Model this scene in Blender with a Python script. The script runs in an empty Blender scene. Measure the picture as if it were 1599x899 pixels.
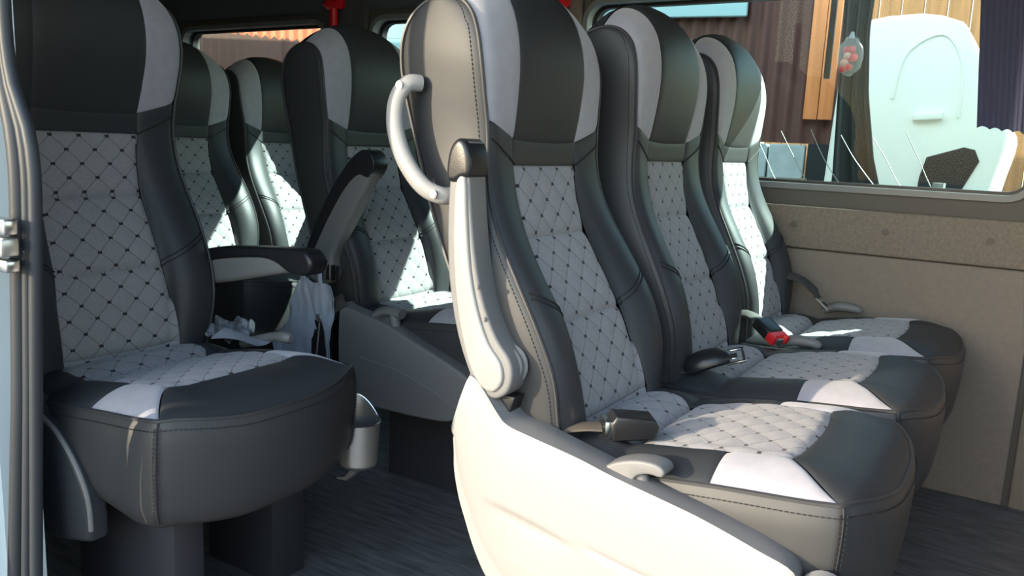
import bpy, bmesh, math, random
import numpy as np
from mathutils import Vector, Matrix, noise

random.seed(7)
SC = bpy.context.scene
COL = SC.collection

# ------------------------------------------------------------------ camera
cam_data = bpy.data.cameras.new('camera')
cam = bpy.data.objects.new('camera', cam_data)
COL.objects.link(cam)
cam_data.sensor_width = 36.0
cam_data.lens = 28.674
cam_data.clip_start = 0.02
cam.matrix_world = Matrix(((0.8406, -0.1295, 0.5259, 0.0),
                           (0.5399, 0.1229, -0.8327, 0.0),
                           (0.0432, 0.9839, 0.1733, 0.856),
                           (0, 0, 0, 1)))
SC.camera = cam

# ------------------------------------------------------------------ light
world = bpy.data.worlds.new('world')
SC.world = world
world.use_nodes = True
wn = world.node_tree
bg = wn.nodes['Background']
sky = wn.nodes.new('ShaderNodeTexSky')
sky.sky_type = 'NISHITA'
sky.sun_disc = False
sky.sun_elevation = math.radians(32)
sky.sun_rotation = math.radians(210)
sky.air_density = 1.5
sky.dust_density = 0.8
wn.links.new(sky.outputs[0], bg.inputs[0])
bg.inputs[1].default_value = 0.38

def sun(name, towards, energy, color, angle):
    l = bpy.data.lights.new(name, 'SUN')
    l.energy = energy
    l.color = color
    l.angle = math.radians(angle)
    o = bpy.data.objects.new(name, l)
    COL.objects.link(o)
    o.rotation_euler = Vector(towards).to_track_quat('Z', 'Y').to_euler()
    o.location = Vector(towards) * 20
    return o
# low warm sun behind the camera, and the high light that falls in through the tinted windows opposite
sun('sun_low', (-0.50, -0.85, 0.19), 3.9, (1.0, 0.84, 0.61), 0.6)
sun('sun_window', (0.75, 1.0, 1.05), 15.0, (1.0, 0.99, 0.95), 0.5)

SC.view_settings.view_transform = 'Standard'
SC.view_settings.look = 'None'
SC.view_settings.gamma = 1.0
SC.view_settings.use_curve_mapping = False
SC.view_settings.exposure = 0.75

# ------------------------------------------------------------------ materials
MATS = {}
def new_mat(name):
    m = bpy.data.materials.new(name)
    m.use_nodes = True
    MATS[name] = m
    nt = m.node_tree
    return m, nt, nt.nodes['Principled BSDF']

def mat(name, color, rough=0.5, metal=0.0, bump=0.0, scale=300.0, vary=0.0, vscale=8.0, spec=0.5, sheen=0.0, stretch=None):
    m, nt, p = new_mat(name)
    p.inputs['Base Color'].default_value = (*color, 1)
    p.inputs['Roughness'].default_value = rough
    p.inputs['Metallic'].default_value = metal
    p.inputs['Specular IOR Level'].default_value = spec
    if sheen:
        p.inputs['Sheen Weight'].default_value = sheen
    tc = nt.nodes.new('ShaderNodeTexCoord')
    src = tc.outputs['Object']
    if stretch:
        mp = nt.nodes.new('ShaderNodeMapping')
        mp.inputs['Scale'].default_value = stretch
        nt.links.new(src, mp.inputs[0])
        src = mp.outputs[0]
    if bump:
        n = nt.nodes.new('ShaderNodeTexNoise')
        n.inputs['Scale'].default_value = scale
        n.inputs['Detail'].default_value = 3
        nt.links.new(src, n.inputs['Vector'])
        b = nt.nodes.new('ShaderNodeBump')
        b.inputs['Strength'].default_value = bump
        b.inputs['Distance'].default_value = 0.002
        nt.links.new(n.outputs['Fac'], b.inputs['Height'])
        nt.links.new(b.outputs[0], p.inputs['Normal'])
    if vary:
        n2 = nt.nodes.new('ShaderNodeTexNoise')
        n2.inputs['Scale'].default_value = vscale
        n2.inputs['Detail'].default_value = 5
        nt.links.new(src, n2.inputs['Vector'])
        r = nt.nodes.new('ShaderNodeValToRGB')
        r.color_ramp.elements[0].position = 0.3
        r.color_ramp.elements[1].position = 0.7
        r.color_ramp.elements[0].color = (*[c * (1 - vary) for c in color], 1)
        r.color_ramp.elements[1].color = (*[min(1, c * (1 + vary)) for c in color], 1)
        nt.links.new(n2.outputs['Fac'], r.inputs[0])
        nt.links.new(r.outputs[0], p.inputs['Base Color'])
    return m

mat('leather', (0.034, 0.036, 0.040), 0.48, bump=0.12, scale=1500, spec=0.33)
mat('leather_side', (0.042, 0.042, 0.043), 0.47, bump=0.14, scale=1400, spec=0.42)
mat('suede', (0.35, 0.34, 0.375), 0.95, bump=0.15, scale=260, vary=0.06, vscale=40, sheen=0.3)
mat('thread', (0.014, 0.014, 0.017), 0.7)
mat('thread_light', (0.10, 0.10, 0.105), 0.7)
mat('piping', (0.04, 0.04, 0.043), 0.45)
mat('silver_plastic', (0.30, 0.292, 0.282), 0.42, bump=0.10, scale=700)
mat('grey_plastic', (0.175, 0.17, 0.168), 0.5, bump=0.12, scale=700)
mat('mid_plastic', (0.22, 0.215, 0.21), 0.45, bump=0.10, scale=700)
mat('black_plastic', (0.016, 0.016, 0.018), 0.33, bump=0.08, scale=600)
mat('black_metal', (0.032, 0.032, 0.038), 0.3, spec=0.6)
mat('chrome', (0.62, 0.62, 0.62), 0.25, metal=1.0)
mat('brushed', (0.55, 0.54, 0.52), 0.32, metal=0.85)
mat('webbing', (0.05, 0.045, 0.042), 0.6, bump=0.4, scale=900)
mat('strap_brown', (0.10, 0.082, 0.066), 0.5, bump=0.3, scale=500)
mat('red_plastic', (0.75, 0.025, 0.03), 0.35)
mat('rubber', (0.030, 0.034, 0.040), 0.5, spec=0.4)
mat('carpet', (0.215, 0.175, 0.140), 0.95, bump=0.9, scale=330, vary=0.16, vscale=120)
mat('carpet_smooth', (0.225, 0.183, 0.150), 0.95, bump=0.5, scale=400, vary=0.05, vscale=90)
mat('trim_dark', (0.085, 0.072, 0.062), 0.6, bump=0.1, scale=300)
mat('lining', (0.060, 0.062, 0.066), 0.9, bump=0.3, scale=300)
mat('pillar_trim', (0.13, 0.105, 0.085), 0.6, bump=0.1, scale=300)
mat('gasket', (0.16, 0.165, 0.17), 0.35)
mat('gasket_black', (0.012, 0.012, 0.013), 0.4)
mat('floor', (0.135, 0.130, 0.132), 0.62, bump=0.15, scale=60, vary=0.42, vscale=9, stretch=(1.2, 9, 1))
mat('body_paint', (0.60, 0.68, 0.70), 0.3)
mat('car_white', (0.92, 0.90, 0.85), 0.3)
mat('car_trim', (0.03, 0.033, 0.037), 0.9, spec=0.2)
mat('tyre', (0.012, 0.012, 0.013), 0.8)
mat('red_wall', (0.10, 0.035, 0.029), 0.65, vary=0.12, vscale=2)
mat('sunlit_sheet', (0.78, 0.23, 0.12), 0.7, vary=0.05, vscale=3)  # sunlit upper part of the red wall, painted as orange
mat('sun_strip_orange', (0.72, 0.25, 0.09), 0.7, vary=0.15, vscale=5, stretch=(8, 8, .6))  # sunlight falling on the red wall, painted as an orange colour
mat('window_blue', (0.40, 0.60, 0.66), 0.6)
mat('window_glass_far', (0.03, 0.16, 0.21), 0.1)
mat('block', (0.42, 0.47, 0.50), 0.9, bump=0.3, scale=60, vary=0.1, vscale=15)
mat('asphalt', (0.085, 0.087, 0.095), 0.9, vary=0.15, vscale=2)
mat('straw', (0.48, 0.34, 0.14), 0.95, bump=0.8, scale=40, vary=0.45, vscale=30, stretch=(1, .3, 1))
mat('wood_far', (0.24, 0.12, 0.055), 0.8, vary=0.3, vscale=3, stretch=(6, 6, .5))
mat('curtain_blue', (0.050, 0.055, 0.115), 0.9, bump=0.2, scale=300, sheen=0.3)
mat('curtain_dark', (0.022, 0.026, 0.030), 0.9, sheen=0.2)
mat('bag_cloth', (0.42, 0.46, 0.55), 0.55, bump=0.2, scale=60)
mat('wrapper', (0.15, 0.16, 0.18), 0.3, bump=0.6, scale=120, vary=0.5, vscale=60)
mat('candy_red', (0.70, 0.03, 0.04), 0.3)
mat('candy_pink', (0.80, 0.42, 0.36), 0.4)
mat('wire', (0.36, 0.37, 0.37), 0.5, metal=0.3)
mat('hammer_red', (0.62, 0.012, 0.02), 0.35)
mat('paper', (0.38, 0.39, 0.43), 0.8)

def quilt_mat():
    m, nt, p = new_mat('quilt')
    N, L = nt.nodes, nt.links
    uv = N.new('ShaderNodeUVMap'); uv.uv_map = 'UVMap'
    sep = N.new('ShaderNodeSeparateXYZ'); L.new(uv.outputs[0], sep.inputs[0])
    def mth(op, a, b=None, c=None):
        n = N.new('ShaderNodeMath'); n.operation = op
        for i, v in enumerate((a, b, c)):
            if v is None: continue
            if isinstance(v, (int, float)): n.inputs[i].default_value = v
            else: L.new(v, n.inputs[i])
        return n.outputs[0]
    U, V = sep.outputs[0], sep.outputs[1]
    def near(x):           # distance to the nearest whole number
        return mth('ABSOLUTE', mth('SUBTRACT', x, mth('ROUND', x)))
    a = mth('ADD', U, V); b = mth('SUBTRACT', U, V)
    da, db = near(a), near(b)
    line = mth('MAXIMUM', mth('LESS_THAN', da, 0.020), mth('LESS_THAN', db, 0.020))
    # knots: both a and b whole
    du = near(mth('MULTIPLY', mth('ADD', mth('ROUND', a), mth('ROUND', b)), 0.5))
    ku = mth('ABSOLUTE', mth('SUBTRACT', U, mth('MULTIPLY', mth('ADD', mth('ROUND', a), mth('ROUND', b)), 0.5)))
    kv = mth('ABSOLUTE', mth('SUBTRACT', V, mth('MULTIPLY', mth('SUBTRACT', mth('ROUND', a), mth('ROUND', b)), 0.5)))
    knot = mth('MULTIPLY', mth('LESS_THAN', ku, 0.078), mth('LESS_THAN', kv, 0.050))
    tc = N.new('ShaderNodeTexCoord')
    nz = N.new('ShaderNodeTexNoise'); nz.inputs['Scale'].default_value = 320
    L.new(tc.outputs['Object'], nz.inputs['Vector'])
    ramp = N.new('ShaderNodeValToRGB')
    ramp.color_ramp.elements[0].color = (0.255, 0.245, 0.255, 1); ramp.color_ramp.elements[0].position = 0.3
    ramp.color_ramp.elements[1].color = (0.315, 0.30, 0.31, 1); ramp.color_ramp.elements[1].position = 0.7
    L.new(nz.outputs['Fac'], ramp.inputs[0])
    m1 = N.new('ShaderNodeMix'); m1.data_type = 'RGBA'
    L.new(mth('MULTIPLY', line, 0.62), m1.inputs[0]); L.new(ramp.outputs[0], m1.inputs[6]); m1.inputs[7].default_value = (0.06, 0.055, 0.06, 1)
    m2 = N.new('ShaderNodeMix'); m2.data_type = 'RGBA'
    L.new(knot, m2.inputs[0]); L.new(m1.outputs[2], m2.inputs[6]); m2.inputs[7].default_value = (0.022, 0.016, 0.020, 1)
    L.new(m2.outputs[2], p.inputs['Base Color'])
    p.inputs['Roughness'].default_value = 0.95
    p.inputs['Sheen Weight'].default_value = 0.2
    bp = N.new('ShaderNodeBump'); bp.inputs['Strength'].default_value = 0.35; bp.inputs['Distance'].default_value = 0.001
    L.new(nz.outputs['Fac'], bp.inputs['Height']); L.new(bp.outputs[0], p.inputs['Normal'])
quilt_mat()

def glass_mat(name, tint, refl=1.0):
    m = bpy.data.materials.new(name); m.use_nodes = True; MATS[name] = m
    nt = m.node_tree; nt.nodes.remove(nt.nodes['Principled BSDF'])
    out = nt.nodes['Material Output']
    t = nt.nodes.new('ShaderNodeBsdfTransparent'); t.inputs[0].default_value = (*tint, 1)
    g = nt.nodes.new('ShaderNodeBsdfGlossy'); g.inputs['Roughness'].default_value = 0.0
    fr = nt.nodes.new('ShaderNodeFresnel'); fr.inputs[0].default_value = 1.3
    mx = nt.nodes.new('ShaderNodeMixShader')
    geo = nt.nodes.new('ShaderNodeNewGeometry'); mu = nt.nodes.new('ShaderNodeMath'); mu.operation = 'MULTIPLY'
    inv = nt.nodes.new('ShaderNodeMath'); inv.operation = 'SUBTRACT'; inv.inputs[0].default_value = 1.0
    wk = nt.nodes.new('ShaderNodeMath'); wk.operation = 'MULTIPLY'; wk.inputs[1].default_value = refl
    nt.links.new(fr.outputs[0], wk.inputs[0])
    nt.links.new(geo.outputs['Backfacing'], inv.inputs[1]); nt.links.new(wk.outputs[0], mu.inputs[0]); nt.links.new(inv.outputs[0], mu.inputs[1])
    nt.links.new(mu.outputs[0], mx.inputs[0]); nt.links.new(t.outputs[0], mx.inputs[1]); nt.links.new(g.outputs[0], mx.inputs[2])
    nt.links.new(mx.outputs[0], out.inputs[0])
glass_mat('tinted_glass', (0.77, 0.885, 0.845), 0.45)
m_, nt_, p_ = new_mat('clear_film')
p_.inputs['Base Color'].default_value = (.85, .85, .86, 1); p_.inputs['Roughness'].default_value = .2; p_.inputs['Alpha'].default_value = .2

# ------------------------------------------------------------------ helpers
def obj(name, verts, faces, m, parent=None, loc=(0, 0, 0), sharp=38, uvs=None, smooth=True):
    me = bpy.data.meshes.new(name)
    me.from_pydata([tuple(v) for v in verts], [], faces)
    if uvs is not None:
        ul = me.uv_layers.new(name='UVMap')
        for lp in me.loops:
            ul.data[lp.index].uv = uvs[lp.vertex_index]
    bm = bmesh.new(); bm.from_mesh(me)
    bmesh.ops.remove_doubles(bm, verts=bm.verts, dist=1e-5)
    bmesh.ops.recalc_face_normals(bm, faces=bm.faces)
    for f in bm.faces: f.smooth = smooth
    lim = math.radians(sharp)
    for e in bm.edges:
        if len(e.link_faces) == 2 and e.calc_face_angle(0) > lim: e.smooth = False
    bm.to_mesh(me); bm.free()
    me.materials.append(MATS[m])
    o = bpy.data.objects.new(name, me); COL.objects.link(o)
    o.location = loc
    if parent: o.parent = parent
    return o

def empty(name, loc, label=None, cat=None, group=None):
    o = bpy.data.objects.new(name, None); COL.objects.link(o)
    o.location = loc; o.empty_display_size = 0.1
    if label: tag(o, label, cat, group)
    return o
def tag(o, label, cat, group=None):
    o['label'] = label; o['category'] = cat
    if group: o['group'] = group
    return o
def struct(o):
    o['kind'] = 'structure'; return o
def stuff(o):
    o['kind'] = 'stuff'; return o

class MB:
    def __init__(s): s.v = []; s.f = []
    def add(s, v, f):
        k = len(s.v); s.v += [tuple(x) for x in v]; s.f += [tuple(i + k for i in q) for q in f]; return s

def grid(fn, nu, nv):
    v = [fn(i / nu, j / nv) for i in range(nu + 1) for j in range(nv + 1)]
    w = nv + 1
    f = [(i * w + j, i * w + j + 1, (i + 1) * w + j + 1, (i + 1) * w + j) for i in range(nu) for j in range(nv)]
    return v, f

def rbox(a, b, bev=0.004, seg=2):
    bm = bmesh.new(); bmesh.ops.create_cube(bm, size=1)
    for v in bm.verts:
        v.co = Vector([(a[i] + b[i]) / 2 + v.co[i] * (b[i] - a[i]) for i in range(3)])
    if bev: bmesh.ops.bevel(bm, geom=list(bm.edges), offset=bev, segments=seg, affect='EDGES', profile=0.5)
    return dump(bm)
def dump(bm):
    bm.verts.index_update()
    v = [tuple(x.co) for x in bm.verts]; f = [tuple(x.index for x in q.verts) for q in bm.faces]
    bm.free(); return v, f

def prism(pts, axis, a, b, bev=0.005, seg=3):
    """closed 2-D outline swept along an axis ('y': pts are x,z; 'x': pts are y,z; 'z': pts are x,y)"""
    def mk(p, t):
        return {'y': (p[0], t, p[1]), 'x': (t, p[0], p[1]), 'z': (p[0], p[1], t)}[axis]
    bm = bmesh.new()
    A = [bm.verts.new(mk(p, a)) for p in pts]; B = [bm.verts.new(mk(p, b)) for p in pts]
    n = len(pts)
    fa = bm.faces.new(A); fb = bm.faces.new(B[::-1])
    for i in range(n): bm.faces.new((A[i], B[i], B[(i + 1) % n], A[(i + 1) % n]))
    bmesh.ops.recalc_face_normals(bm, faces=bm.faces)
    if bev:
        ed = list(set(fa.edges) | set(fb.edges))
        bmesh.ops.bevel(bm, geom=ed, offset=bev, segments=seg, affect='EDGES', profile=0.5, clamp_overlap=True)
    return dump(bm)

def smooth_path(pts, n=8, closed=False):
    P = [np.array(p, float) for p in pts]; out = []
    m = len(P)
    rng = range(m if closed else m - 1)
    for i in rng:
        if closed: p0, p1, p2, p3 = P[i - 1], P[i], P[(i + 1) % m], P[(i + 2) % m]
        else: p0, p1, p2, p3 = P[max(i - 1, 0)], P[i], P[i + 1], P[min(i + 2, m - 1)]
        for k in range(n):
            t = k / n
            out.append(0.5 * ((2 * p1) + (-p0 + p2) * t + (2 * p0 - 5 * p1 + 4 * p2 - p3) * t * t + (-p0 + 3 * p1 - 3 * p2 + p3) * t ** 3))
    if not closed: out.append(P[-1])
    return [tuple(o) for o in out]

def tube(pts, r, n=8, flat=None, cap=True):
    """sweep along pts; r scalar or list; flat=(vector, ratio) squashes along a direction"""
    P = [Vector(p) for p in pts]; v = []; f = []
    rs = r if isinstance(r, (list, tuple)) else [r] * len(P)
    T = [(P[min(i + 1, len(P) - 1)] - P[max(i - 1, 0)]).normalized() for i in range(len(P))]
    up = Vector((0, 0, 1)) if abs(T[0].z) < 0.9 else Vector((1, 0, 0))
    nrm = (up - T[0] * up.dot(T[0])).normalized()
    for i, p in enumerate(P):
        nrm = (nrm - T[i] * nrm.dot(T[i])).normalized(); bi = T[i].cross(nrm)
        for k in range(n):
            a = 2 * math.pi * k / n
            d = nrm * math.cos(a) + bi * math.sin(a)
            if flat:
                q = Vector(flat[0]).normalized(); d = d - q * d.dot(q) * (1 - flat[1])
            v.append(p + d * rs[i])
    for i in range(len(P) - 1):
        for k in range(n):
            f.append((i * n + k, i * n + (k + 1) % n, (i + 1) * n + (k + 1) % n, (i + 1) * n + k))
    if cap:
        f.append(tuple(range(n))[::-1]); f.append(tuple((len(P) - 1) * n + k for k in range(n)))
    return v, f

def dashes(pts, ln, gap, w, h, up):
    """row of stitches along a polyline"""
    mb = MB(); P = [Vector(p) for p in pts]; acc = 0.0; nxt = 0.0
    for a, b in zip(P, P[1:]):
        L = (b - a).length
        if L < 1e-7: continue
        t = (b - a) / L; u = Vector(up); u = (u - t * u.dot(t)).normalized(); s = t.cross(u)
        while nxt < acc + L:
            c = a + t * (nxt - acc)
            q = [c + t * x * ln / 2 + s * y * w for x in (-1, 1) for y in (-1, 1)]
            mb.add([x - u * h for x in q] + [x + u * h for x in q], [(0, 1, 3, 2), (4, 6, 7, 5), (0, 4, 5, 1), (2, 3, 7, 6), (0, 2, 6, 4), (1, 5, 7, 3)])
            nxt += ln + gap
        acc += L
    return mb.v, mb.f

def cyl(c, axis, r, h, n=20, r2=None, bev=0.0):
    bm = bmesh.new()
    bmesh.ops.create_cone(bm, cap_ends=True, segments=n, radius1=r, radius2=r if r2 is None else r2, depth=h)
    if bev:
        bmesh.ops.bevel(bm, geom=[e for e in bm.edges if abs(e.verts[0].co.z - e.verts[1].co.z) < 1e-6], offset=bev, segments=2, affect='EDGES')
    R = Vector((0, 0, 1)).rotation_difference(Vector(axis)).to_matrix()
    for v in bm.verts: v.co = R @ v.co + Vector(c)
    return dump(bm)

# ------------------------------------------------------------------ vehicle shell (setting)
YW = 2.354                                         # inner face of the wall opposite the door
def holed_panel(outer, holes):
    """triangulated flat polygon with holes, coordinates (x, z)"""
    bm = bmesh.new(); edges = []
    for loop in [outer] + holes:
        vs = [bm.verts.new((p[0], 0, p[1])) for p in loop]
        for i in range(len(vs)): edges.append(bm.edges.new((vs[i], vs[(i + 1) % len(vs)])))
    bmesh.ops.triangle_fill(bm, use_beauty=True, use_dissolve=False, edges=edges)
    return dump(bm)
def rrect(x0, z0, x1, z1, r, n=6):
    out = []
    for cx, cz, a0 in ((x1 - r, z1 - r, 0), (x0 + r, z1 - r, 90), (x0 + r, z0 + r, 180), (x1 - r, z0 + r, 270)):
        for k in range(n + 1):
            a = math.radians(a0 + 90 * k / n); out.append((cx + r * math.cos(a), cz + r * math.sin(a)))
    return out
def thick_wall(name, outer, holes, y0, y1, m):
    v, f = holed_panel(outer, holes); mb = MB()
    mb.add([(p[0], y0, p[2]) for p in v], f); mb.add([(p[0], y1, p[2]) for p in v], [q[::-1] for q in f])
    for loop in [outer] + holes:
        n = len(loop)
        mb.add([(p[0], y0, p[1]) for p in loop] + [(p[0], y1, p[1]) for p in loop], [(i, (i + 1) % n, n + (i + 1) % n, n + i) for i in range(n)])
    return struct(obj(name, mb.v, mb.f, m, sharp=30))

WIN = [(-1.262, 0.768, 0.004, 1.31, 0.07), (-2.155, 0.768, -1.372, 1.30, 0.07), (-3.268, 0.775, -2.376, 1.30, 0.07)]
holes = [rrect(*w) for w in WIN]
thick_wall('wall_left', [(-6.5, 0), (2.3, 0), (2.3, 1.80), (-6.5, 1.80)], holes, YW, YW + 0.09, 'trim_dark')
for i, w in enumerate(WIN):
    loop = rrect(*w); n = len(loop)
    inner = rrect(w[0] + .016, w[1] + .016, w[2] - .016, w[3] - .016, max(w[4] - .016, .01))
    mb = MB()      # gasket: a raised ring with a light sill face
    rings = [(loop, YW - .001), (loop, YW - .012), (inner, YW - .012), (inner, YW + .02)]
    vs = []; 
    for L_, y in rings: vs += [(p[0], y, p[1]) for p in L_]
    fs = [(k * n + q, k * n + (q + 1) % n, (k + 1) * n + (q + 1) % n, (k + 1) * n + q) for k in range(3) for q in range(n)]
    wf = struct(obj('window_%d' % (i + 1), vs, fs, 'gasket', sharp=30))
    i2 = rrect(w[0] + .024, w[1] + .024, w[2] - .024, w[3] - .024, max(w[4] - .024, .01))
    vs = []
    for L_, y in ((inner, YW + .0201), (inner, YW + .035), (i2, YW + .035), (i2, YW + .06)): vs += [(p[0], y, p[1]) for p in L_]
    obj('inner_seal', vs, fs, 'gasket_black', wf, sharp=30)
    pv, pf = prism(rrect(w[0] + .012, w[1] + .012, w[2] - .012, w[3] - .012, .05), 'y', YW + .045, YW + .050, 0)
    obj('pane', pv, pf, 'tinted_glass', wf)

# lower lining of that wall: dark ledge, carpeted band with clips, big carpeted panel, pillar joint
def lining(name, x0, x1, z0, z1, y, m):
    return struct(obj(name, *rbox((x0, y, z0), (x1, YW + .002, z1), .006, 3), m))
t1 = lining('trim_1', -6.4, 0.026, 0.607, 0.724, YW - .020, 'carpet')
for x in (-0.556, -0.322, -0.081):
    mb = MB(); mb.add(*cyl((x, YW - .022, 0.671), (0, 1, 0), .0095, .006, 20, bev=.002)); mb.add(*cyl((x, YW - .0255, 0.671), (0, 1, 0), .006, .003, 16, bev=.001))
    obj('clip', mb.v, mb.f, 'pillar_trim', t1)
lining('trim_2', -6.4, 0.026, 0.0, 0.604, YW - .014, 'carpet_smooth')
lining('trim_3', 0.040, 2.2, 0.0, 0.724, YW - .016, 'carpet_smooth')
# pillar covers between the windows
struct(obj('trim_4', *prism([(-1.372, .80), (-1.262, .80), (-1.262, 1.40), (-1.372, 1.40)], 'y', YW - .03, YW + .001, .012), 'pillar_trim'))
struct(obj('trim_5', *prism([(-2.376, .80), (-2.155, .80), (-2.155, 1.40), (-2.376, 1.40)], 'y', YW - .03, YW + .001, .012), 'lining'))
# cove above the windows and the ceiling
cove = [(YW, 1.318), (YW - .02, 1.33), (YW - .06, 1.40), (YW - .11, 1.56), (YW - .22, 1.68), (YW - .30, 1.70), (YW, 1.70)]
struct(obj('trim_6', *prism(cove, 'x', -6.4, 2.2, 0), 'lining'))
struct(obj('ceiling', *rbox((-6.5, .42, 1.72), (2.3, YW + .12, 1.80), 0), 'lining'))
struct(obj('roof_shade_rear', *rbox((-6.5, .36, 1.80), (-4.0, YW + .14, 1.87), .02), 'body_paint'))  # unseen rear roof, body lengthened to cast shade on the shed
struct(obj('roof_shade_front', *rbox((-4.0, .36, 1.80), (2.3, YW + .14, 2.42), .02), 'body_paint'))  # unseen roof block, raised to keep the sun off the shed wall
struct(obj('floor', *rbox((-6.5, .30, -.06), (2.3, YW + .05, 0), 0), 'floor'))
# door side: body behind the opening closed to block low sun, front pillar and front door
nr = [(-6.5, -.3), (-1.195, -.3), (-1.195, 1.80), (-6.5, 1.80)]
thick_wall('wall_right', nr, [], .545, .60, 'body_paint')
struct(obj('trim_9', *rbox((-1.46, .601, 0.0), (-1.29, .635, 1.72), .01), 'lining'))
thick_wall('wall_front_right', [(.30, -.3), (2.3, -.3), (2.3, 1.80), (.30, 1.80)], [rrect(.55, .85, 1.6, 1.4, .08)], .40, .47, 'lining')
struct(obj('wall_rear', *rbox((-6.5, .4, 0), (-6.42, YW, 1.75), 0), 'lining'))
thick_wall('wall_front', [(.42, 0), (YW, 0), (YW, 1.75), (.42, 1.75)], [rrect(.6, .95, YW - .15, 1.6, .1)], 0, .06, 'lining').matrix_world = Matrix.Translation((2.25, 0, 0)) @ Matrix.Rotation(math.pi / 2, 4, 'Z')
bpy.data.objects['wall_front'].matrix_world = Matrix(((0, -1, 0, 2.25), (1, 0, 0, 0), (0, 0, 1, 0), (0, 0, 0, 1)))

# rubber seal around the door opening
SLL = [(1.7, -1.12), (1.3, -1.10), (1.0, -1.097), (.907, -1.095), (.868, -1.087), (.786, -1.082), (.645, -1.097), (.513, -1.110), (.219, -1.163), (0, -1.185), (-.2, -1.20)]
SLR = [(1.7, -1.08), (1.3, -1.072), (1.0, -1.071), (.926, -1.070), (.888, -1.053), (.858, -1.030), (.82, -1.016), (.735, -1.019), (.527, -1.041), (.253, -1.065), (0, -1.085), (-.2, -1.10)]
seal = empty('door_seal', (-1.08, .53, 0), 'black ribbed rubber seal along the rear edge of the door opening', 'door seal')
def sealpts(k):
    out = []
    for z in np.linspace(1.5, -.15, 34):
        a = np.interp(z, [q[0] for q in SLL[::-1]], [q[1] for q in SLL[::-1]]); b = np.interp(z, [q[0] for q in SLR[::-1]], [q[1] for q in SLR[::-1]])
        out.append((a + (b - a) * k + 1.08, 0, z))
    return smooth_path(out, 2)
obj('outer_lip', *tube(sealpts(.25), .0115, 12), 'rubber', seal)
obj('middle_rib', *tube(sealpts(.55), .0075, 12), 'rubber', seal)
obj('inner_lip', *tube(sealpts(.80), .0080, 12), 'rubber', seal)
door = empty('sliding_door', (-2.0, .33, 0), 'pale sliding door standing open along the outside of the body, left of the seal', 'door')
obj('door_shell', *rbox((-.62, -.03, -.25), (.75, .04, 1.78), .02), 'body_paint', door)
# striker plates on the body edge
st = empty('striker_plate', (-1.055, .50, .715), 'silver metal striker plates on the pale body edge left of the seal', 'door striker')
obj('plate', *rbox((-.05, -.006, .006), (.018, .012, .026), .003), 'chrome', st)
obj('plate', *rbox((-.05, -.010, -.020), (.018, .012, .003), .003), 'brushed', st)
obj('plate', *rbox((-.05, -.006, -.040), (.018, .012, -.024), .003), 'chrome', st)
mb = MB(); mb.add(*cyl((.004, -.011, -.009), (0, 1, 0), .006, .005, 14, bev=.001)); mb.add(*cyl((.004, -.008, .016), (0, 1, 0), .0035, .005, 14))
obj('screw', mb.v, mb.f, 'chrome', st)

# ------------------------------------------------------------------ seat: backrest surface
# rows from front bottom over the top to rear bottom: centre (x,z), side seam (x,z), half width, bolster swell
ROWS = [
 (-.525, -.470, -.527, -.460, .176, .010), (-.540, -.414, -.532, -.400, .186, .014), (-.566, -.345, -.539, -.330, .195, .020),
 (-.594, -.269, -.565, -.265, .200, .022), (-.630, -.205, -.603, -.200, .198, .017), (-.663, -.143, -.641, -.140, .191, .012),
 (-.683, -.085, -.668, -.085, .182, .008), (-.694, -.032, -.680, -.030, .175, .004), (-.694, .004, -.683, .020, .175, .002),
 (-.684, .060, -.686, .070, .182, 0), (-.679, .120, -.690, .120, .188, 0), (-.686, .175, -.699, .160, .187, 0),
 (-.706, .225, -.715, .190, .183, 0), (-.742, .262, -.740, .208, .180, 0), (-.785, .276, -.775, .213, .178, 0),
 (-.828, .260, -.810, .203, .179, 0), (-.860, .215, -.836, .178, .182, 0), (-.872, .150, -.848, .140, .184, 0),
 (-.868, .080, -.844, .085, .182, 0), (-.835, -.040, -.816, -.020, .176, 0), (-.800, -.120, -.779, -.110, .184, 0),
 (-.750, -.220, -.730, -.200, .196, 0), (-.690, -.340, -.672, -.330, .194, 0), (-.645, -.440, -.636, -.440, .182, 0),
 (-.630, -.475, -.622, -.465, .176, 0)]
RA = np.array(ROWS)
def row(t):
    t = min(max(t, 0), len(RA) - 1.0001); i = int(t); k = t - i
    p0, p1, p2, p3 = RA[max(i - 1, 0)], RA[i], RA[i + 1], RA[min(i + 2, len(RA) - 1)]
    return 0.5 * ((2 * p1) + (-p0 + p2) * k + (2 * p0 - 5 * p1 + 4 * p2 - p3) * k * k + (-p0 + 3 * p1 - 3 * p2 + p3) * k ** 3)
PIV = (-.539, -.414)
def back_pt(t, u):
    cx, cz, sx, sz, hw, bm_ = row(t)
    a = abs(u); p = 2.4
    b = a ** p
    x = cx + (sx - cx) * b; z = cz + (sz - cz) * b
    if a > .56 and bm_ > 0:
        q = (a - .56) / .44
        s = math.sin(math.pi * q ** .8) ** .8 * bm_
        x += s * .92; z += s * .38
    if a > .88 and t < 14:                      # roll over towards the side seam
        q = (a - .88) / .12; x -= .006 * q * q
    return np.array([x - PIV[0], u * hw, z - PIV[1]])
def back_n(t, u):
    e = 1e-3
    a = back_pt(t + e, u) - back_pt(t - e, u); b = back_pt(t, min(u + e, 1)) - back_pt(t, max(u - e, -1))
    n = np.cross(b, a); l = np.linalg.norm(n)
    return n / l if l > 1e-12 else np.array([1., 0, 0])
_arc = np.concatenate([[0], np.cumsum([np.linalg.norm(back_pt(i / 20 + .05, 0) - back_pt(i / 20, 0)) for i in range(20 * 24)])])
def arc(t): return float(np.interp(t * 20, range(len(_arc)), _arc))

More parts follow.
